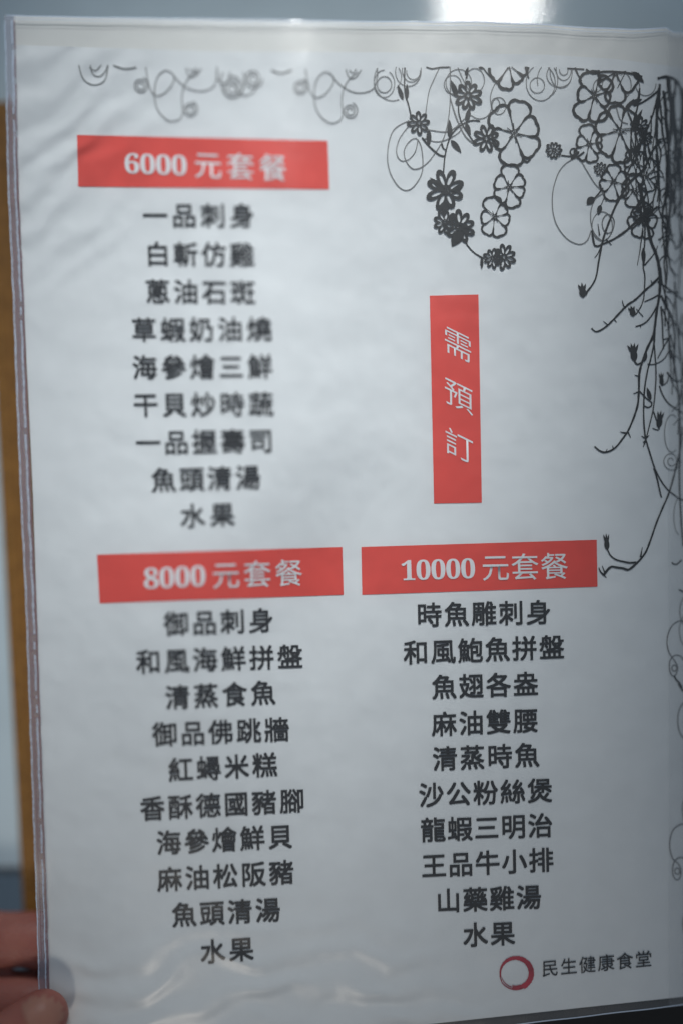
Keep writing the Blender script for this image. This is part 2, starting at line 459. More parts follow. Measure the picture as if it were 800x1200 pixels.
# brushed crimson ring
sh = Sheet(0.25)
def ring(cx, cy, r, a0, a1, w, dr=0.0, n=60):
    q = []; ww = []
    for i in range(n + 1):
        t = i / n; a = R(a0 + (a1 - a0) * t); rr = r + dr * t
        q.append((cx + rr * math.cos(a), cy - rr * 0.98 * math.sin(a))); ww.append(w(t) * (1 + 0.12 * random.uniform(-1, 1)))
    sh.ribbon(q, ww)
ring(603.8, 1140.5, 18.2, 195, -62, lambda t: 1.6 + 4.6 * min(1, t * 1.6))
ring(603.8, 1140.5, 17.6, -60, -104, lambda t: 4.8 - 2.6 * t)
ring(603.8, 1140.5, 19.6, -58, -150, lambda t: 1.7 - 0.8 * t)
ring(604.0, 1140.3, 15.6, -70, -108, lambda t: 1.5 - 0.7 * t)
ring(603.8, 1140.5, 17.3, -106, -166, lambda t: 1.1 - 0.6 * t)
ring(603.8, 1140.5, 19.0, -150, -172, lambda t: 1.3 - 0.5 * t)
sh.build('brush_ring', M_brush, em_)

# ------------------------------------------------------------------ floral border
orn = thing('floral_border', 'x', 'x'); del orn['label']; del orn['category']; orn.parent = sheet
def ytop(x): return interp([(80, 74), (250, 78), (640, 78), (700, 80), (760, 86), (800, 92)], x)

def petal_flower(cx, cy, angs, rad, lw, name='flower', clip=True, halfw=0.50):
    """outlined blossom: petals drawn as one scalloped outline, rays from the middle and a dotted centre"""
    s = Sheet(0.28); n = len(angs)
    ca = 0.94
    for i, a in enumerate(angs):
        r = rad if not isinstance(rad, (list, tuple)) else rad[i]
        g1 = min([(b_ - a) % 360 for b_ in angs if b_ != a]); g0 = min([(a - b_) % 360 for b_ in angs if b_ != a])
        hu = min(44, g1 * 0.5 + 1.0); hd = min(44, g0 * 0.5 + 1.0); aa = R(a)
        loop = [(0.10, 0), (0.45, -hd * 0.95), (0.76, -hd), (0.94, -hd * 0.72), (1.0, -hd * 0.25), (0.97, hu * 0.08), (1.0, hu * 0.45), (0.91, hu * 0.84), (0.72, hu), (0.42, hu * 0.95)]
        pts = []
        for rr, dd in loop:
            th = aa + R(dd); pts.append((cx + ca * r * rr * math.cos(th), cy - r * rr * math.sin(th)))
        q = spline(pts, 2.0, True); m = len(q)
        ww = []
        for (x, y) in q:
            f = math.hypot((x - cx) / ca, y - cy) / r
            ww.append(lw * (0.32 + 0.68 * smooth(0.45, 0.85, f)) * (1 + 0.22 * random.uniform(-1, 1)))
        qq = q + q[:1]; w2 = ww + ww[:1]; run = []; rw = []
        for p, a_ in zip(qq, w2):
            if (not clip) or p[1] >= ytop(p[0]): run.append(p); rw.append(a_)
            else:
                if len(run) > 1: s.ribbon(run, rw)
                run = []; rw = []
        if len(run) > 1: s.ribbon(run, rw)
        x1, y1 = cx + ca * r * 0.30 * math.cos(aa + 0.3), cy - r * 0.30 * math.sin(aa + 0.3)
        if cy > ytop(cx):
            s.stroke([(cx, cy), (x1, y1)], lw * 0.3)
            k = max(1.1, lw * 0.42); hx, hy = cx + ca * r * 0.14 * math.cos(aa + 0.4), cy - r * 0.14 * math.sin(aa + 0.4)
            s.poly([(hx + k * math.cos(t * math.pi / 3), hy + k * math.sin(t * math.pi / 3)) for t in range(6)], lift=0.30)
    s.build(name, M_orn, orn)

def daisy(cx, cy, r, n=8, rot=10, name='daisy', leaves=()):
    s = Sheet(0.30)
    for i in range(n):
        a = R(rot + 360 * i / n); rr = r * random.uniform(0.9, 1.06)
        ct, st = math.cos(a), math.sin(a); hw = r * 0.25
        out_, in_ = [], []
        for k in range(14):
            t = 2 * math.pi * k / 14
            u = 0.57 + 0.43 * math.cos(t); v = hw * math.sin(t) * (0.62 + 0.45 * u)
            out_.append((cx + (u * rr * ct - v * st) * 0.95, cy - (u * rr * st + v * ct)))
            u2 = 0.50 + 0.26 * math.cos(t); v2 = hw * 0.36 * math.sin(t)
            in_.append((cx + (u2 * rr * ct - v2 * st) * 0.95, cy - (u2 * rr * st + v2 * ct)))
        b = len(s.v); s.v += [P(x, y, 0.30 + 0.012 * i) for x, y in out_] + [P(x, y, 0.30 + 0.012 * i) for x, y in in_]
        for k in range(14): j = (k + 1) % 14; s.f.append((b + k, b + j, b + 14 + j, b + 14 + k))
    k = r * 0.13
    for a in range(6):
        t = a * math.pi / 3; s.poly([(cx + k * 1.3 * math.cos(t) + k * 0.7 * math.cos(u * 1.2566), cy + k * 1.3 * math.sin(t) + k * 0.7 * math.sin(u * 1.2566)) for u in range(5)], lift=0.42)
    for lf in leaves: leaf_into(s, *lf)
    s.build(name, M_orn, orn)

def leaf_into(s, x0, y0, x1, y1, wd, lift=0.26):
    L = math.hypot(x1 - x0, y1 - y0); tx, ty = (x1 - x0) / L, (y1 - y0) / L
    q = [(x0 + tx * L * i / 10, y0 + ty * L * i / 10) for i in range(11)]
    s.ribbon(q, [max(0.25, wd * math.sin(math.pi * (i / 10) ** 0.8) ** 0.9) for i in range(11)], lift=lift)

vine = Sheet(0.22)
V = vine.stroke
class Fine:                      # every thin curl is a printed piece of its own
    def stroke(self, *a, **k):
        q = Sheet(0.20); q.stroke(*a, **k)
        if q.f: q.build('curl', M_fine, orn)
fine = Fine()
def F(pts, w=1.0, closed=False): fine.stroke(pts, w, closed=closed, ymin=ytop)
def ell(cx, cy, rx, ry, w=1.0, a0=0, a1=360, rot=0.0, sh=None):
    pts = []
    n = max(10, int(abs(a1 - a0) / 18))
    for i in range(n + 1):
        a = R(a0 + (a1 - a0) * i / n); u, v = rx * math.cos(a), ry * math.sin(a)
        pts.append((cx + u * math.cos(rot) - v * math.sin(rot), cy - (u * math.sin(rot) + v * math.cos(rot))))
    (sh or fine).stroke(pts, w, ymin=ytop, step=2.0)
def spiral(cx, cy, r0, r1, turns, w=1.0, ph=0.0):
    pts = []; n = int(turns * 16)
    for i in range(n + 1):
        t = i / n; a = ph + turns * 2 * math.pi * t; r = r0 + (r1 - r0) * t
        pts.append((cx + r * 0.92 * math.cos(a), cy - r * math.sin(a)))
    fine.stroke(pts, w, ymin=ytop, step=2.0)
def leaf(x0, y0, x1, y1, wd):
    q = Sheet(0.26); leaf_into(q, x0, y0, x1, y1, wd); q.build('leaf', M_orn, orn)
def bud(x0, y0, x1, y1, wd, n=3):      # hand-like bud: body and pointed fingers
    L = math.hypot(x1 - x0, y1 - y0); tx, ty = (x1 - x0) / L, (y1 - y0) / L
    buds = Sheet(0.27); leaf_into(buds, x0, y0, x0 + tx * L * 0.8, y0 + ty * L * 0.8, wd)
    for k in range(n):
        o = (k - (n - 1) / 2) * wd * 0.42
        leaf_into(buds, x0 + tx * L * 0.35, y0 + ty * L * 0.35, x1 - ty * o * 1.3 - tx * abs(o) * 0.5, y1 + tx * o * 1.3 - ty * abs(o) * 0.5, wd * 0.42, lift=0.27 + 0.01 * k)
    buds.build('bud', M_orn, orn)

# -- curls along the top left
F([(92, 74), (96.5, 90), (103, 97), (110, 99.5), (118, 98), (124, 92), (127, 76)], 1.3)
F([(106, 76), (109, 87), (117, 89.5), (124, 83), (126, 77)], 1.2); F([(105, 79), (112, 83), (119, 76)], 1.1)
F([(133, 76.5), (146, 80.6), (160, 79)], 1.8)
def curl_motif(dx, dy):
    q = lambda p: [(a + dx, b + dy) for a, b in p]
    w = 1.2
    spiral(164.7 + dx, 100 + dy, 2.5, 10, 2.2, w)
    F(q([(171, 78.5), (175, 101), (182, 112), (192, 110), (202, 99), (204, 88), (194, 82.5), (184, 92), (181.5, 110), (184, 127), (195, 140), (205, 142), (214, 135), (213.5, 112), (219, 95), (232, 82)]), w)
    spiral(223 + dx, 128 + dy, 2.5, 10, 2.2, w)
    F(q([(203, 88), (216, 101), (233, 107), (250, 102), (255, 86), (254, 78)]), w)
    F(q([(218, 79), (221, 88), (228, 90), (236, 80)]), w); F(q([(222, 80), (226, 84), (230, 79)]), w)
curl_motif(0, 0); curl_motif(187, 2)
spiral(272.5, 103, 3, 14, 2.3, 1.5); ell(273, 95, 14, 20, 1.4, 150, 390); ell(262, 84, 8, 14, 1.3, 180, 360)
spiral(297, 92, 3, 12, 2.0, 1.5); F([(318, 82), (330, 86), (342, 82)], 2.0); ell(288, 96, 13, 16, 1.3, 190, 370)
# -- spirals at the middle of the top edge
ell(450, 99, 8.5, 9.5, 1.1); ell(450, 98, 12, 16, 1.0, 90, 420); ell(460, 94, 22, 24, 1.0, 60, 290); ell(458, 90, 12, 15, 1.0, -60, 130)
ell(484, 84, 8, 9, 1.0, 170, 370); ell(482, 82, 11, 14, 1.0, 150, 380); ell(478, 84, 15, 17, 1.0, 160, 360)
ell(629, 100, 8.5, 9, 1.0); ell(633, 97, 17, 21, 1.0, 100, 420); ell(641, 94, 12, 19, 1.0, -80, 200)
ell(660, 82, 5, 6, 1.0, 170, 380); ell(660, 81, 9, 13, 1.0, 160, 390); ell(657, 84, 13, 19, 1.0, 170, 370)
ell(655, 88, 15, 14, 1.0, 110, 330)
V([(499, 78.5), (506, 80.5), (514, 79), (526, 78.5)], 1.5)
# -- stems and loops round the middle blossoms
V([(474, 79), (473.5, 100), (475, 113), (478, 122), (481, 135)], 1.6)
leaf(472, 117, 465.5, 99, 5.0); leaf(476, 117, 476.5, 98, 5.0)
F([(515, 78), (508, 93), (502, 108), (498, 135)], 1.1); F([(527, 78), (526.5, 125), (520, 160), (506, 184), (495, 195), (484, 198), (476, 190), (473, 178), (478, 167), (487, 162), (493, 172), (495, 190), (493, 205), (484, 219), (475, 223), (466, 218), (457, 203), (453.5, 185), (456, 164), (463, 150), (479, 141)], 1.2)
F([(478, 148), (468, 162), (464, 178), (469, 188), (478, 187), (486, 178), (489, 165)], 1.1)
F([(501, 152), (522, 154.5), (532, 150), (545, 138)], 1.2); F([(497, 162), (510, 166), (523, 163.5), (536, 156), (542, 148)], 1.1)
V([(494, 161), (503, 172), (515, 182), (521, 182.5)], 2.0); V([(519, 203), (521, 182), (526, 163), (533, 152), (544, 144), (554, 141), (562, 142)], 1.7)
V([(517, 168), (519, 174), (522, 175)], 2.4, 1.0)
F([(527, 115), (535, 140), (545, 160), (557, 170)], 1.6); F([(535, 77), (543, 95), (553, 112)], 1.0)
ell(537, 97, 15, 16, 1.0); ell(530, 99, 10, 11, 1.0); ell(556, 94, 11, 14, 1.0, -60, 200)
F([(550, 134), (559, 139), (569, 137), (575, 128), (574, 113), (579, 99), (590, 86), (597, 78)], 1.1)
ell(584, 124, 8, 10, 1.1); ell(580, 123, 5, 8, 1.0)
V([(537, 118), (537, 132), (541, 145), (549, 158), (557, 170)], 1.6)
leaf(527, 163, 526, 140, 6.0); leaf(528, 164, 540, 179, 6.5); leaf(546, 143, 550, 125, 6.0); leaf(545, 143, 551, 158, 5.0)
leaf(502, 152, 502, 172, 6.0); leaf(535, 112, 528, 94, 6.0); leaf(545, 88, 548, 78.5, 4.0); leaf(560, 79, 567, 80, 3.0)
V([(546, 92), (548, 80)], 2.2, 1.2); V([(565, 79), (574, 90), (583, 99)], 1.2)
daisy(490.5, 144, 15, 8, 5); daisy(548, 111.5, 18.5, 9, 12); daisy(569.5, 162, 17.5, 8, 20)
petal_flower(602, 156, (78, 22, -42, -95, -158, 128), (39, 31, 35, 38, 28, 37), 3.2)
petal_flower(596, 76, (-55, -100, -145, -20), (24, 29, 26, 24), 3.2)
V([(615, 78), (619, 92)], 2.5, 1.2); V([(613, 90), (606, 99)], 2.0)
# -- hanging group under the middle
daisy(522, 222.5, 24.5, 8, 22, leaves=((525, 226, 503, 208, 7), (528, 227, 543, 215, 8), (521, 236, 520, 250, 12)))
daisy(521, 260.5, 15.5, 9, 0); daisy(538, 265.5, 20, 9, 15, leaves=((541, 268, 529, 289, 14), (538, 262, 549, 275, 12)))
V([(545, 284), (550, 291), (557, 297.5), (567, 303)], 1.6); leaf(564, 302, 564, 315, 4.0); V([(559, 298), (564, 303)], 1.2)
daisy(577, 302.5, 12.5, 9, 0); daisy(590, 301, 15.5, 9, 20)
petal_flower(596, 219, (82, 28, -25, -72, -135, 155), (26, 21, 20, 25, 21, 19), 2.6)
petal_flower(579, 254, (95, 35, -10, -75, -118, -170), (24, 18, 19, 24, 23, 17), 2.4, )
V([(612, 187), (617, 190), (621, 186)], 3.0, 2.0)
# -- right hand blossoms
petal_flower(696, 112, (100, 48, -18, -84, -128, 178), (29, 27, 20, 31, 33, 21), 3.2)
petal_flower(690, 168.5, (98, 42, -28, -80, -128, 165), (23, 17, 16, 22, 22, 16), 2.4)
petal_flower(721, 84, (-92, -40, -140, 200), (37, 30, 26, 22), 2.8)
petal_flower(726, 153, (150, 100, 55, -40, -92, -125), (31, 30, 27, 30, 38, 34), 3.0)
petal_flower(718.5, 212.5, (92, 20, -50, -95, -165, 150), (20, 17, 22, 23, 18, 16), 2.3)
petal_flower(742, 223, (85, 140, 200, -100, -30), (20, 16, 15, 20, 16), 2.2)
petal_flower(753, 255, (150, 200, -110, -75, -30, 90), (16, 20, 24, 25, 18, 18), 2.2)
petal_flower(742, 190, (100, 20, -120, 190), (15, 17, 16, 12), 2.2)
petal_flower(757, 205, (60, -20, -80, -140), (20, 16, 20, 14), 1.8)
daisy(648.5, 176, 11, 10, 0); daisy(703, 198, 9, 9, 0)
V([(657, 182), (666, 183), (674, 182), (678, 178)], 1.8); ell(671.5, 178, 4, 4, 1.8, 0, 360, sh=vine); V([(676, 184), (684, 178)], 2.2)
leaf(668, 187, 678, 177, 5)
V([(673, 79), (677, 88), (681, 95)], 2.4, 1.2); V([(664, 80), (684, 81)], 1.6); V([(686, 81), (694, 86), (706, 84), (720, 84), (738, 86), (752, 90)], 2.4)
V([(723, 103), (733, 83)], 1.0)
ell(700, 100, 5, 8, 1.1, rot=-0.4); ell(728, 100, 11, 16, 1.0, -60, 200); F([(720, 118), (726, 140), (735, 145)], 1.3)
ell(735, 103, 14, 20, 1.0, -70, 120); ell(756, 98, 12, 14, 1.0, 180, 360)
leaf(741, 84, 754, 97, 7); leaf(737, 122, 752, 116, 6); leaf(731, 130, 742, 116, 5); leaf(742, 150, 752, 128, 5)
# big thin loops
F([(675, 184.5), (663, 191), (654, 202), (648, 220), (646.5, 236), (648, 252), (653, 266), (663, 279), (673, 285), (681, 286), (688, 281), (692, 270)], 1.2)
F([(672, 184), (679, 187), (687, 200), (697, 216), (704, 223), (710, 236)], 1.2)
F([(707, 226), (697, 233), (692, 246), (692, 262), (697, 275), (707, 282), (716, 273), (719, 258), (711, 251), (705, 260), (707, 270), (712, 274)], 1.2)
ell(705, 265, 12, 17, 1.1); ell(712, 262, 7, 11, 1.0)
leaf(695, 231, 687, 240, 9); V([(706, 220), (699, 229), (693, 235)], 1.8); leaf(703, 240, 700.5, 252, 6); V([(708, 230), (703, 242)], 1.0)
# branches
V([(757, 195), (748, 204), (737, 214), (728, 228), (719, 245), (708, 274), (704, 290), (701, 306), (697, 327), (688, 341), (683, 347)], 3.0, 2.0, wob=0.15)
V([(770, 242), (757, 252), (746, 259), (731, 272), (717, 281), (705, 286), (696.5, 288), (693, 270)], 3.0, 2.2, wob=0.15)
V([(706, 283), (700, 297), (696, 302)], 1.8, 0.8); V([(709, 280), (716, 287)], 2.0, 0.8); V([(702, 276), (700, 262)], 1.8, 0.6)
bud(683, 349, 681, 331, 8.5); V([(688, 341), (686.5, 346)], 1.0)
V([(774, 322), (765, 332), (756, 339.5), (744, 351), (735, 357), (727, 365), (719.5, 373), (711, 381.5), (703, 387), (697, 388.5), (692.5, 384.5)], 2.8, 1.8, wob=0.18)
V([(733, 361), (730, 358), (728.5, 352)], 2.0, 0.8); V([(712, 381), (706, 376)], 1.6, 0.6); V([(719, 374), (722, 378)], 1.5, 0.6); V([(764, 333), (762, 328)], 1.5, 0.6)
V([(755, 250), (755, 280), (753, 310), (755, 324), (754, 346), (753, 352), (750, 360), (744, 369)], 1.8, 1.3)
V([(752, 272), (749, 295), (746, 311)], 1.6, 0.7); leaf(753, 290, 754, 311, 5); V([(754.5, 311), (766, 297), (770, 288)], 1.8, 1.0)
V([(748, 215), (754, 240), (761.5, 280), (768, 297), (772, 315), (772.5, 341), (769, 364), (765, 392), (757, 410), (749, 435), (748, 458), (746, 477), (737, 501.5), (729, 514), (721, 524), (714, 528.5), (707, 530), (701, 527.5), (696, 523)], 4.0, 1.9, wob=0.15)
V([(748, 441), (743, 439.5)], 1.8, 0.8); V([(747.5, 459), (741.5, 461.5)], 1.8, 0.8); V([(734, 508), (726, 506)], 2.6, 0.7); V([(735, 506), (738.5, 513)], 1.8, 0.7); V([(718, 526), (717, 522)], 1.5, 0.6); V([(709, 530), (711, 526)], 1.4, 0.6)
V([(772, 345), (763, 350), (754.5, 353.5)], 2.0, 1.2); bud(742, 371, 738.5, 358, 7)
V([(770, 357), (764, 368), (757, 377), (750, 381), (744, 382.5)], 1.8, 1.6); V([(753, 371), (745, 362)], 1.0); V([(750, 381), (750, 384)], 1.4, 0.6)
V([(774, 346), (780, 359), (786, 371), (790, 392), (789.5, 420)], 2.6, 1.8); V([(774, 359), (775.5, 376), (776, 392), (777, 409)], 2.0, 1.4)
V([(776, 362), (782, 380), (784, 400), (786, 420)], 1.6); V([(786, 392), (778, 405), (770, 420)], 1.8, 1.2); V([(777, 398), (783, 396)], 1.4)
bud(743, 424, 740.5, 401, 8, 4); V([(742, 419), (744, 425), (747, 427), (753, 423), (756, 417)], 2.4, 1.6)
V([(767, 380), (766, 400), (762, 420), (758, 435), (754.5, 458), (753.6, 487), (755, 508), (756.5, 516), (760, 528), (765.5, 545.5), (770, 556), (776, 566.5), (783.5, 575.5), (789.5, 580), (795.5, 584.5), (801, 586)], 1.9, 1.6, wob=0.12)
V([(765, 392), (767, 417), (768, 435), (767.6, 452), (765, 478), (760, 500), (756.5, 514)], 1.6, 1.4)
V([(748.5, 458), (756, 466), (763, 472), (762, 476), (758, 477.5), (753.6, 475)], 1.6); leaf(762, 469, 757.5, 454, 5)
bud(771, 502, 774, 481, 7); V([(765, 482), (769, 493), (772, 503), (768, 503.5), (764, 501.5)], 1.6, 1.2)
V([(756, 514), (751, 511)], 2.0, 0.8); V([(756, 514), (760, 510)], 2.0, 0.8); V([(756, 516), (753, 524)], 2.4, 0.8); V([(755, 517), (754, 519)], 3)
leaf(754, 424, 757, 412, 4.5)
V([(786, 410), (789, 425), (791, 438), (795, 470), (796, 512), (795.5, 560), (797, 600), (800, 640)], 2.2, 1.6, wob=0.12)
V([(786, 405), (778, 420), (766, 427), (758, 426.5)], 1.3); V([(772, 452), (776, 463), (782, 472), (790, 478), (800, 484)], 1.6); V([(781, 436), (787, 444), (793, 447), (800, 445)], 1.8)
bud(775, 452, 774, 436, 5); V([(775, 452), (781, 448), (783, 440)], 1.3)
ell(787, 508, 9, 22, 0.9, 60, 300)
V([(765.5, 548.5), (768, 556), (770, 563.5), (772, 573), (774.5, 583)], 1.9, 1.7)
V([(799, 500), (797, 523), (791, 550), (783.5, 577), (775, 597), (768.5, 613), (762, 632), (756.5, 646), (751, 654), (746, 659.5), (741, 664), (737, 667), (733.5, 667.5), (729.5, 666), (722, 665), (716, 664), (711, 668), (706.5, 674.5)], 1.6, 2.6, wob=0.15)
V([(745, 659), (737, 659.5), (729.5, 658), (723, 656.5), (717.5, 653.5), (713.5, 649), (711, 643)], 2.4, 1.4); bud(711, 645, 709.5, 625, 6.0, 3)
V([(750, 653), (752, 641)], 2.4, 0.6); V([(707, 674), (703, 670), (701, 665)], 2.4, 1.0); V([(708, 671), (705, 663)], 1.6, 0.8); V([(706, 673), (710, 677)], 1.6, 0.8); V([(737, 667), (734, 669)], 2.4, 1)
V([(786.5, 659), (789, 661), (793, 661), (798, 656)], 1.6); spiral(786, 540, 2, 12, 2.0, 0.9); V([(795, 691), (801, 694)], 1.6)
ell(796, 605, 7, 22, 0.8, 110, 260)
# -- curls down the right edge
F([(801, 728), (796, 727.5), (788, 732), (782.5, 742), (781, 754), (783.5, 765), (789, 773), (793.5, 782), (791, 791), (787, 792), (784, 785), (784.5, 774), (790, 768), (797, 769), (801, 774)], 1.3)
ell(789.5, 783, 3, 3.5, 1.2); V([(789, 791.5), (792, 797), (795, 800), (798.5, 808), (801, 810)], 1.8, 2.4); V([(795, 801), (798, 806)], 3.2)
F([(801, 823), (796, 830), (793.5, 842), (795, 856), (800, 865)], 1.2); F([(800, 700), (796, 712), (797, 725), (801, 732)], 1.0); F([(801, 720), (795.5, 735), (797, 750), (801, 756)], 0.9)
F([(802, 965), (795, 967), (788, 973), (784.5, 984), (784.5, 996), (788, 1007), (793, 1011), (797, 1018), (796.5, 1028), (792.5, 1031.5), (788.5, 1027), (787.5, 1018), (790, 1009), (796, 1005), (802, 1006)], 1.3)
ell(793, 1021, 3, 3.5, 1.2); F([(802, 935), (799, 945), (800, 958), (803, 968)], 1.0); F([(803, 1070), (799.5, 1080), (801, 1092), (804, 1098)], 1.1)
# -- dense tangle of twigs going down into the fold
def twig(x, y, ln, w, drift=0.0, amp=4):
    pts = []; k = max(3, int(ln / 18)); ph = random.uniform(0, 6)
    for i in range(k + 1):
        t = i / k
        pts.append((min(822, x + drift * t + amp * math.sin(ph + t * random.uniform(3, 6))), y + ln * t))
    vine.stroke(pts, w, w * 0.6, wob=0.2, ymin=ytop)
    for _ in range(int(ln / 45)):
        p = random.choice(pts[1:]); a = random.choice((-1, 1))
        vine.stroke([p, (p[0] + a * random.uniform(3, 6), p[1] + random.uniform(3, 8)), (p[0] + a * random.uniform(6, 11), p[1] + random.uniform(7, 16))], w * 0.7, 0.6, ymin=ytop)
for i in range(13):
    twig(random.uniform(768, 815), random.uniform(86, 130), random.uniform(90, 230), random.uniform(1.6, 3.4), random.uniform(-6, 8))
for i in range(4):
    twig(random.uniform(771, 790), random.uniform(86, 96), random.uniform(120, 210), random.uniform(1.8, 3.2), random.uniform(-2, 8), 5)
for i in range(10):
    twig(random.uniform(776, 818), random.uniform(200, 330), random.uniform(60, 180), random.uniform(1.2, 2.4), random.uniform(-4, 8))
for i in range(12):
    twig(random.uniform(738, 768), random.uniform(95, 190), random.uniform(40, 110), random.uniform(1.2, 2.4), random.uniform(-8, 10), 5)
for i in range(9):
    twig(random.uniform(786, 820), random.uniform(330, 520), random.uniform(60, 150), random.uniform(1.0, 1.8), random.uniform(-3, 5))
for i in range(16):      # rungs between the twigs
    x, y = random.uniform(745, 800), random.uniform(120, 330)
    vine.stroke([(x, y), (x + random.uniform(5, 12), y + random.uniform(-9, 3)), (x + random.uniform(12, 24), y + random.uniform(-16, 8))], random.uniform(1.2, 2.2), 0.8)
V([(770, 92), (780, 90), (790, 93), (796, 102), (799, 120), (800, 160)], 3.5, 2.2, wob=0.3)
V([(772, 105), (764, 112), (752, 120), (742, 124)], 2.6, 1.8); V([(774, 165), (765, 175), (758, 190), (750, 205)], 3.0, 2.2)
V([(770, 330), (782, 338), (800, 352)], 2.0); V([(790, 330), (792, 370), (797, 420)], 2.0, 1.4); V([(780, 342), (796, 343)], 1.4)
V([(790, 378), (797, 390), (803, 396)], 1.6)
leaf(742, 148, 745, 135, 4); daisy(749, 148, 12, 9, 0); leaf(745, 180, 751, 165, 5); daisy(756, 162, 9, 8, 10); daisy(752, 252, 13, 9, 4)
vine.build('vine', M_orn, orn);

# ------------------------------------------------------------------ the plastic sleeve
slv = thing('plastic_sleeve', 'frosted clear plastic sleeve holding the menu page, welded along its left edge', 'page sleeve')
grid_sheet('front_film', SL, lambda y: 830, YTS, YBS, 170, 200, 0.9, M_film, slv)
grid_sheet('backing', lambda y: XL(y) + 2, lambda y: 830, lambda x: YTS(x) + 1.0, lambda x: YBP(x) - 4, 80, 100, -0.5, M_back, slv)
grid_sheet('back_film', SL, lambda y: 830, lambda x: YTS(x) + 0.5, lambda x: YBS(x) - 0.5, 80, 100, -0.9, M_film, slv)
grid_sheet('edge_seam', SL, lambda y: SL(y) + 12.5, lambda x: YTS(x) + 2, lambda x: YBS(x) - 2, 4, 160, 1.1, M_seam, slv)
grid_sheet('spine_strip', lambda y: 783, lambda y: 834, lambda x: YTS(x) + 3, lambda x: YBS(x) - 2, 12, 160, 1.15, M_film, slv)
def ridge(name, off, wd, m, broken=False, y0=24, y1=1215, amp=0.3, lift=1.25):
    s = Sheet(lift); y = y0; run = []; ww = []
    while y < y1:
        run.append((SL(y) + off + amp * math.sin(y * 0.13) + random.uniform(-amp, amp) * 0.6, y)); ww.append(wd * random.uniform(0.6, 1.3))
        if broken and random.random() < 0.035:
            if len(run) > 1: s.ribbon(run, ww)
            run = []; ww = []; y += random.uniform(3, 6)
        y += 3
    if len(run) > 1: s.ribbon(run, ww)
    return s.build(name, m, slv)
ridge('weld_line', 0.8, 1.4, M_weld)
ridge('weld_line', 9.0, 1.5, M_weld, broken=True)
ridge('weld_line', 11.9, 1.6, M_weldmark, broken=True, lift=1.2)
s = Sheet(1.2); y = 120.0
while y < 1120:
    x = SL(y); s.ribbon([(x + 4.2, y), (x + 6, y + 0.4), (x + 8.5, y + random.uniform(-0.6, 1.0))], 0.9); y += random.uniform(7, 17)
yy = 110.0; run = []
while yy < 1130: run.append((SL(yy) + 4.4 + random.uniform(-0.3, 0.3), yy)); yy += 4
s.ribbon(run, 0.9)
s.build('weld_mark', M_weldmark, slv)
# top hem and bottom hem of the sleeve
def hem(name, yf, off, wd, lift=1.1, x0=8, x1=830):
    s = Sheet(lift); q = [(x0 + i * 4, yf(x0 + i * 4) + off + 0.25 * math.sin(i * 0.31)) for i in range(int((x1 - x0) / 4))]
    s.ribbon(q, wd); return s.build(name, M_weld, slv)
hem('top_hem', YTS, 1.0, 1.6); hem('top_hem', YTS, 5.0, 0.7)
hem('bottom_hem', YBS, -1.0, 1.4)

# ------------------------------------------------------------------ the hand
hand = None

hv, hf = [], []
def limb(pts, flat=1.0, seg=24):
    """swept limb: pts are (x, y, depth mm, radius mm) in page coordinates; round at both ends"""
    C = [P(x, y, d=d + 5.5) for x, y, d, r in pts]; rr = [r / 1000 for *_, r in pts]
    path = []
    n = len(C)
    for i in range(n - 1):
        a, b, c, d = C[max(i - 1, 0)], C[i], C[i + 1], C[min(i + 2, n - 1)]
        for j in range(8):
            t = j / 8; t2 = t * t; t3 = t2 * t
            path.append((0.5 * (2 * b + (c - a) * t + (2 * a - 5 * b + 4 * c - d) * t2 + (3 * b - a - 3 * c + d) * t3), rr[i] + (rr[i + 1] - rr[i]) * (t2 * (3 - 2 * t))))
    path.append((C[-1], rr[-1]))
    d0 = (path[1][0] - path[0][0]).normalized(); d1 = (path[-1][0] - path[-2][0]).normalized()
    r0, r1 = path[0][1], path[-1][1]
    head = [(path[0][0] - d0 * r0 * math.sin(t), max(1e-5, r0 * math.cos(t))) for t in [math.pi / 2 * k / 6 for k in range(6, 0, -1)]]
    tail = [(path[-1][0] + d1 * r1 * math.sin(t), max(1e-5, r1 * math.cos(t))) for t in [math.pi / 2 * k / 8 for k in range(1, 9)]]
    path = head + path + tail
    b0 = len(hv)
    for i, (c, r) in enumerate(path):
        t = (path[min(i + 1, len(path) - 1)][0] - path[max(i - 1, 0)][0]).normalized()
        sd = Vector((0, 0, 1)).cross(t).normalized(); up = t.cross(sd)
        for k in range(seg):
            a = 2 * math.pi * k / seg
            hv.append(c + sd * (r * math.cos(a)) + up * (r * flat * math.sin(a)))
    m = len(path)
    for i in range(m - 1):
        for k in range(seg):
            q = (k + 1) % seg
            hf.append((b0 + i * seg + k, b0 + i * seg + q, b0 + (i + 1) * seg + q, b0 + (i + 1) * seg + k))
    hf.append(tuple(b0 + k for k in range(seg))[::-1]); hf.append(tuple(b0 + (m - 1) * seg + k for k in range(seg)))
limb([(-900, 1640, 380, 26), (-640, 1450, 362, 26), (-470, 1350, 348, 25)], 0.8)                      # wrist
for kx, ky in ((-300, 1170), (-300, 1245), (-300, 1330), (-310, 1410)):                               # palm
    limb([(-470, 1350, 348, 20), (kx, ky, 337, 12.5)], 0.95)
limb([(-300, 1170, 336, 12), (-190, 1112, 326, 10.2), (-110, 1096, 319, 9.4), (-40, 1099, 317.5, 9.3), (8, 1101, 316.5, 8.6), (26, 1100, 316, 8.5), (46, 1101, 316, 8.9), (66, 1103, 316, 8.0)], 0.92)
limb([(-300, 1245, 338, 12), (-180, 1195, 327, 10.4), (-90, 1175, 320, 9.8), (-20, 1171, 318.5, 9.1), (30, 1170, 317.5, 9.0), (60, 1170, 317, 7.8)], 0.92)
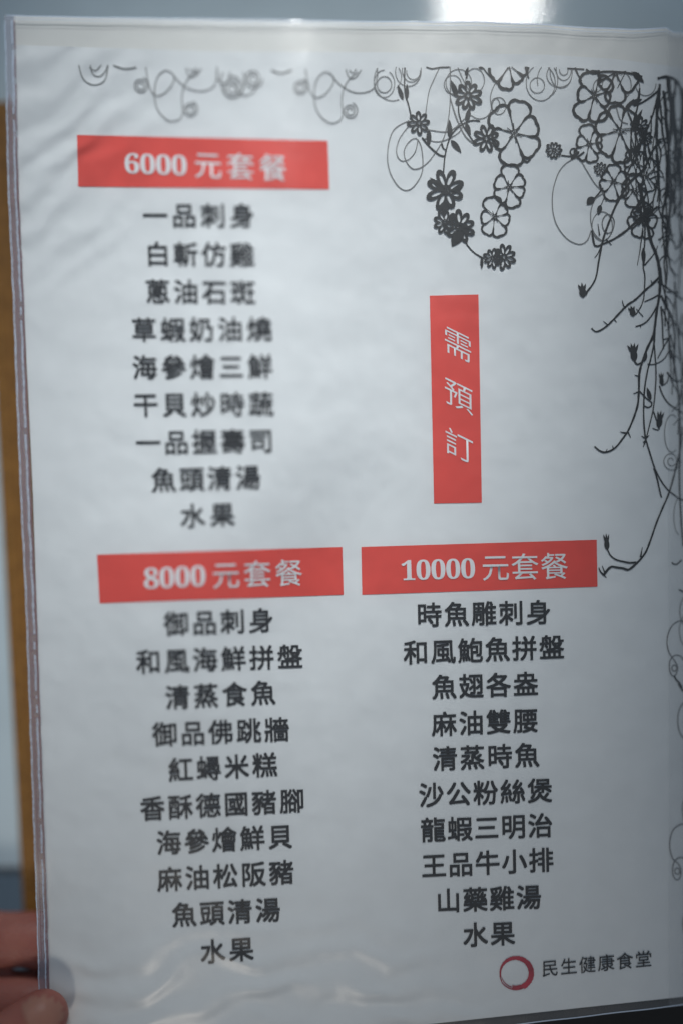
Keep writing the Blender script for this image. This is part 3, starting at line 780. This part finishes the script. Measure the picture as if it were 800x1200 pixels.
limb([(-300, 1330, 340, 12), (-170, 1275, 330, 9.8), (-70, 1246, 322, 9.2), (10, 1243, 319, 8.8), (45, 1243, 318, 7.4)], 0.95)
limb([(-310, 1410, 344, 11), (-190, 1345, 334, 8.8), (-100, 1316, 326, 8.0), (-40, 1312, 322, 7.6), (-10, 1312, 320, 6.4)], 0.95)
limb([(-430, 1400, 338, 17), (-300, 1430, 322, 14.5), (-180, 1360, 311, 12), (-95, 1300, 302, 10.2), (-40, 1258, 298.5, 9.2), (-5, 1232, 298, 8.5), (24, 1210, 298.5, 8.7), (42, 1197, 299, 8.5), (50, 1191, 299.5, 8.0)], 0.82)
tm = bpy.data.meshes.new('skin_raw'); tm.from_pydata(hv, [], hf)
ob = bpy.data.objects.new('skin_raw', tm); COL.objects.link(ob)
rm = ob.modifiers.new('Remesh', 'REMESH'); rm.mode = 'VOXEL'; rm.voxel_size = 0.0011; rm.use_smooth_shade = True
sm = ob.modifiers.new('Smooth', 'SMOOTH'); sm.factor = 0.5; sm.iterations = 7
dg = bpy.context.evaluated_depsgraph_get(); dg.update()
hm = bpy.data.meshes.new_from_object(ob.evaluated_get(dg)); hm.name = 'person'
bpy.data.objects.remove(ob)
hm.materials.clear(); hm.materials.append(M_skin)
for p in hm.polygons: p.use_smooth = True
hand = bpy.data.objects.new('person', hm); COL.objects.link(hand)
hand['label'] = "person's hand pinching the lower left corner of the menu page, thumb on top"; hand['category'] = 'person'
bvh = BVHTree.FromPolygons([v.co.copy() for v in hm.vertices], [tuple(p.vertices) for p in hm.polygons])
def top_z(p):
    h = bvh.ray_cast(Vector((p.x, p.y, CAMZ - 0.2)), Vector((0, 0, -1)))
    return None if h[0] is None else h[0].z
# thumb nail: a curved plate lying on the end of the thumb, with a paler free edge
def nail_pt(u, s_):          # u 0..1 from cuticle to free edge, s_ -1..1 across, in page pixels
    half = 25.0 * (1 - max(0.0, (u - 0.35) / 0.70) ** 2.3) ** 0.5 * (0.86 + 0.14 * smooth(0, 0.2, u))
    L = -6 + 47.0 * u
    ax, ay = 0.80, -0.60
    x = 33 + ax * L + 0.60 * half * s_; y = 1206 + ay * L + 0.80 * half * s_
    return x, y
def nail_patch(name, u0, u1, lift, m, nx=22, ny=18):
    v = []; f = []; ok = []
    for j in range(ny + 1):
        for i in range(nx + 1):
            u = u0 + (u1 - u0) * j / ny; s_ = -1 + 2 * i / nx
            p = P(*nail_pt(u, s_), d=293); z = top_z(p)
            ok.append(z is not None and z > CAMZ - 0.3075)
            edge = max(abs(s_), 0) ** 6
            v.append(Vector((p.x, p.y, (z if z is not None else CAMZ - 0.3045) + lift * (1 - 0.3 * edge))))
    for j in range(ny):
        for i in range(nx):
            q = (j * (nx + 1) + i, j * (nx + 1) + i + 1, (j + 1) * (nx + 1) + i + 1, (j + 1) * (nx + 1) + i)
            if all(ok[k] for k in q): f.append(q)
    return mesh_obj(name, v, f, m, hand)
nail_patch('thumbnail', 0.0, 0.90, 0.0010, M_nail)
nail_patch('nail_edge', 0.90, 1.04, 0.0010, M_nailtip, ny=5)
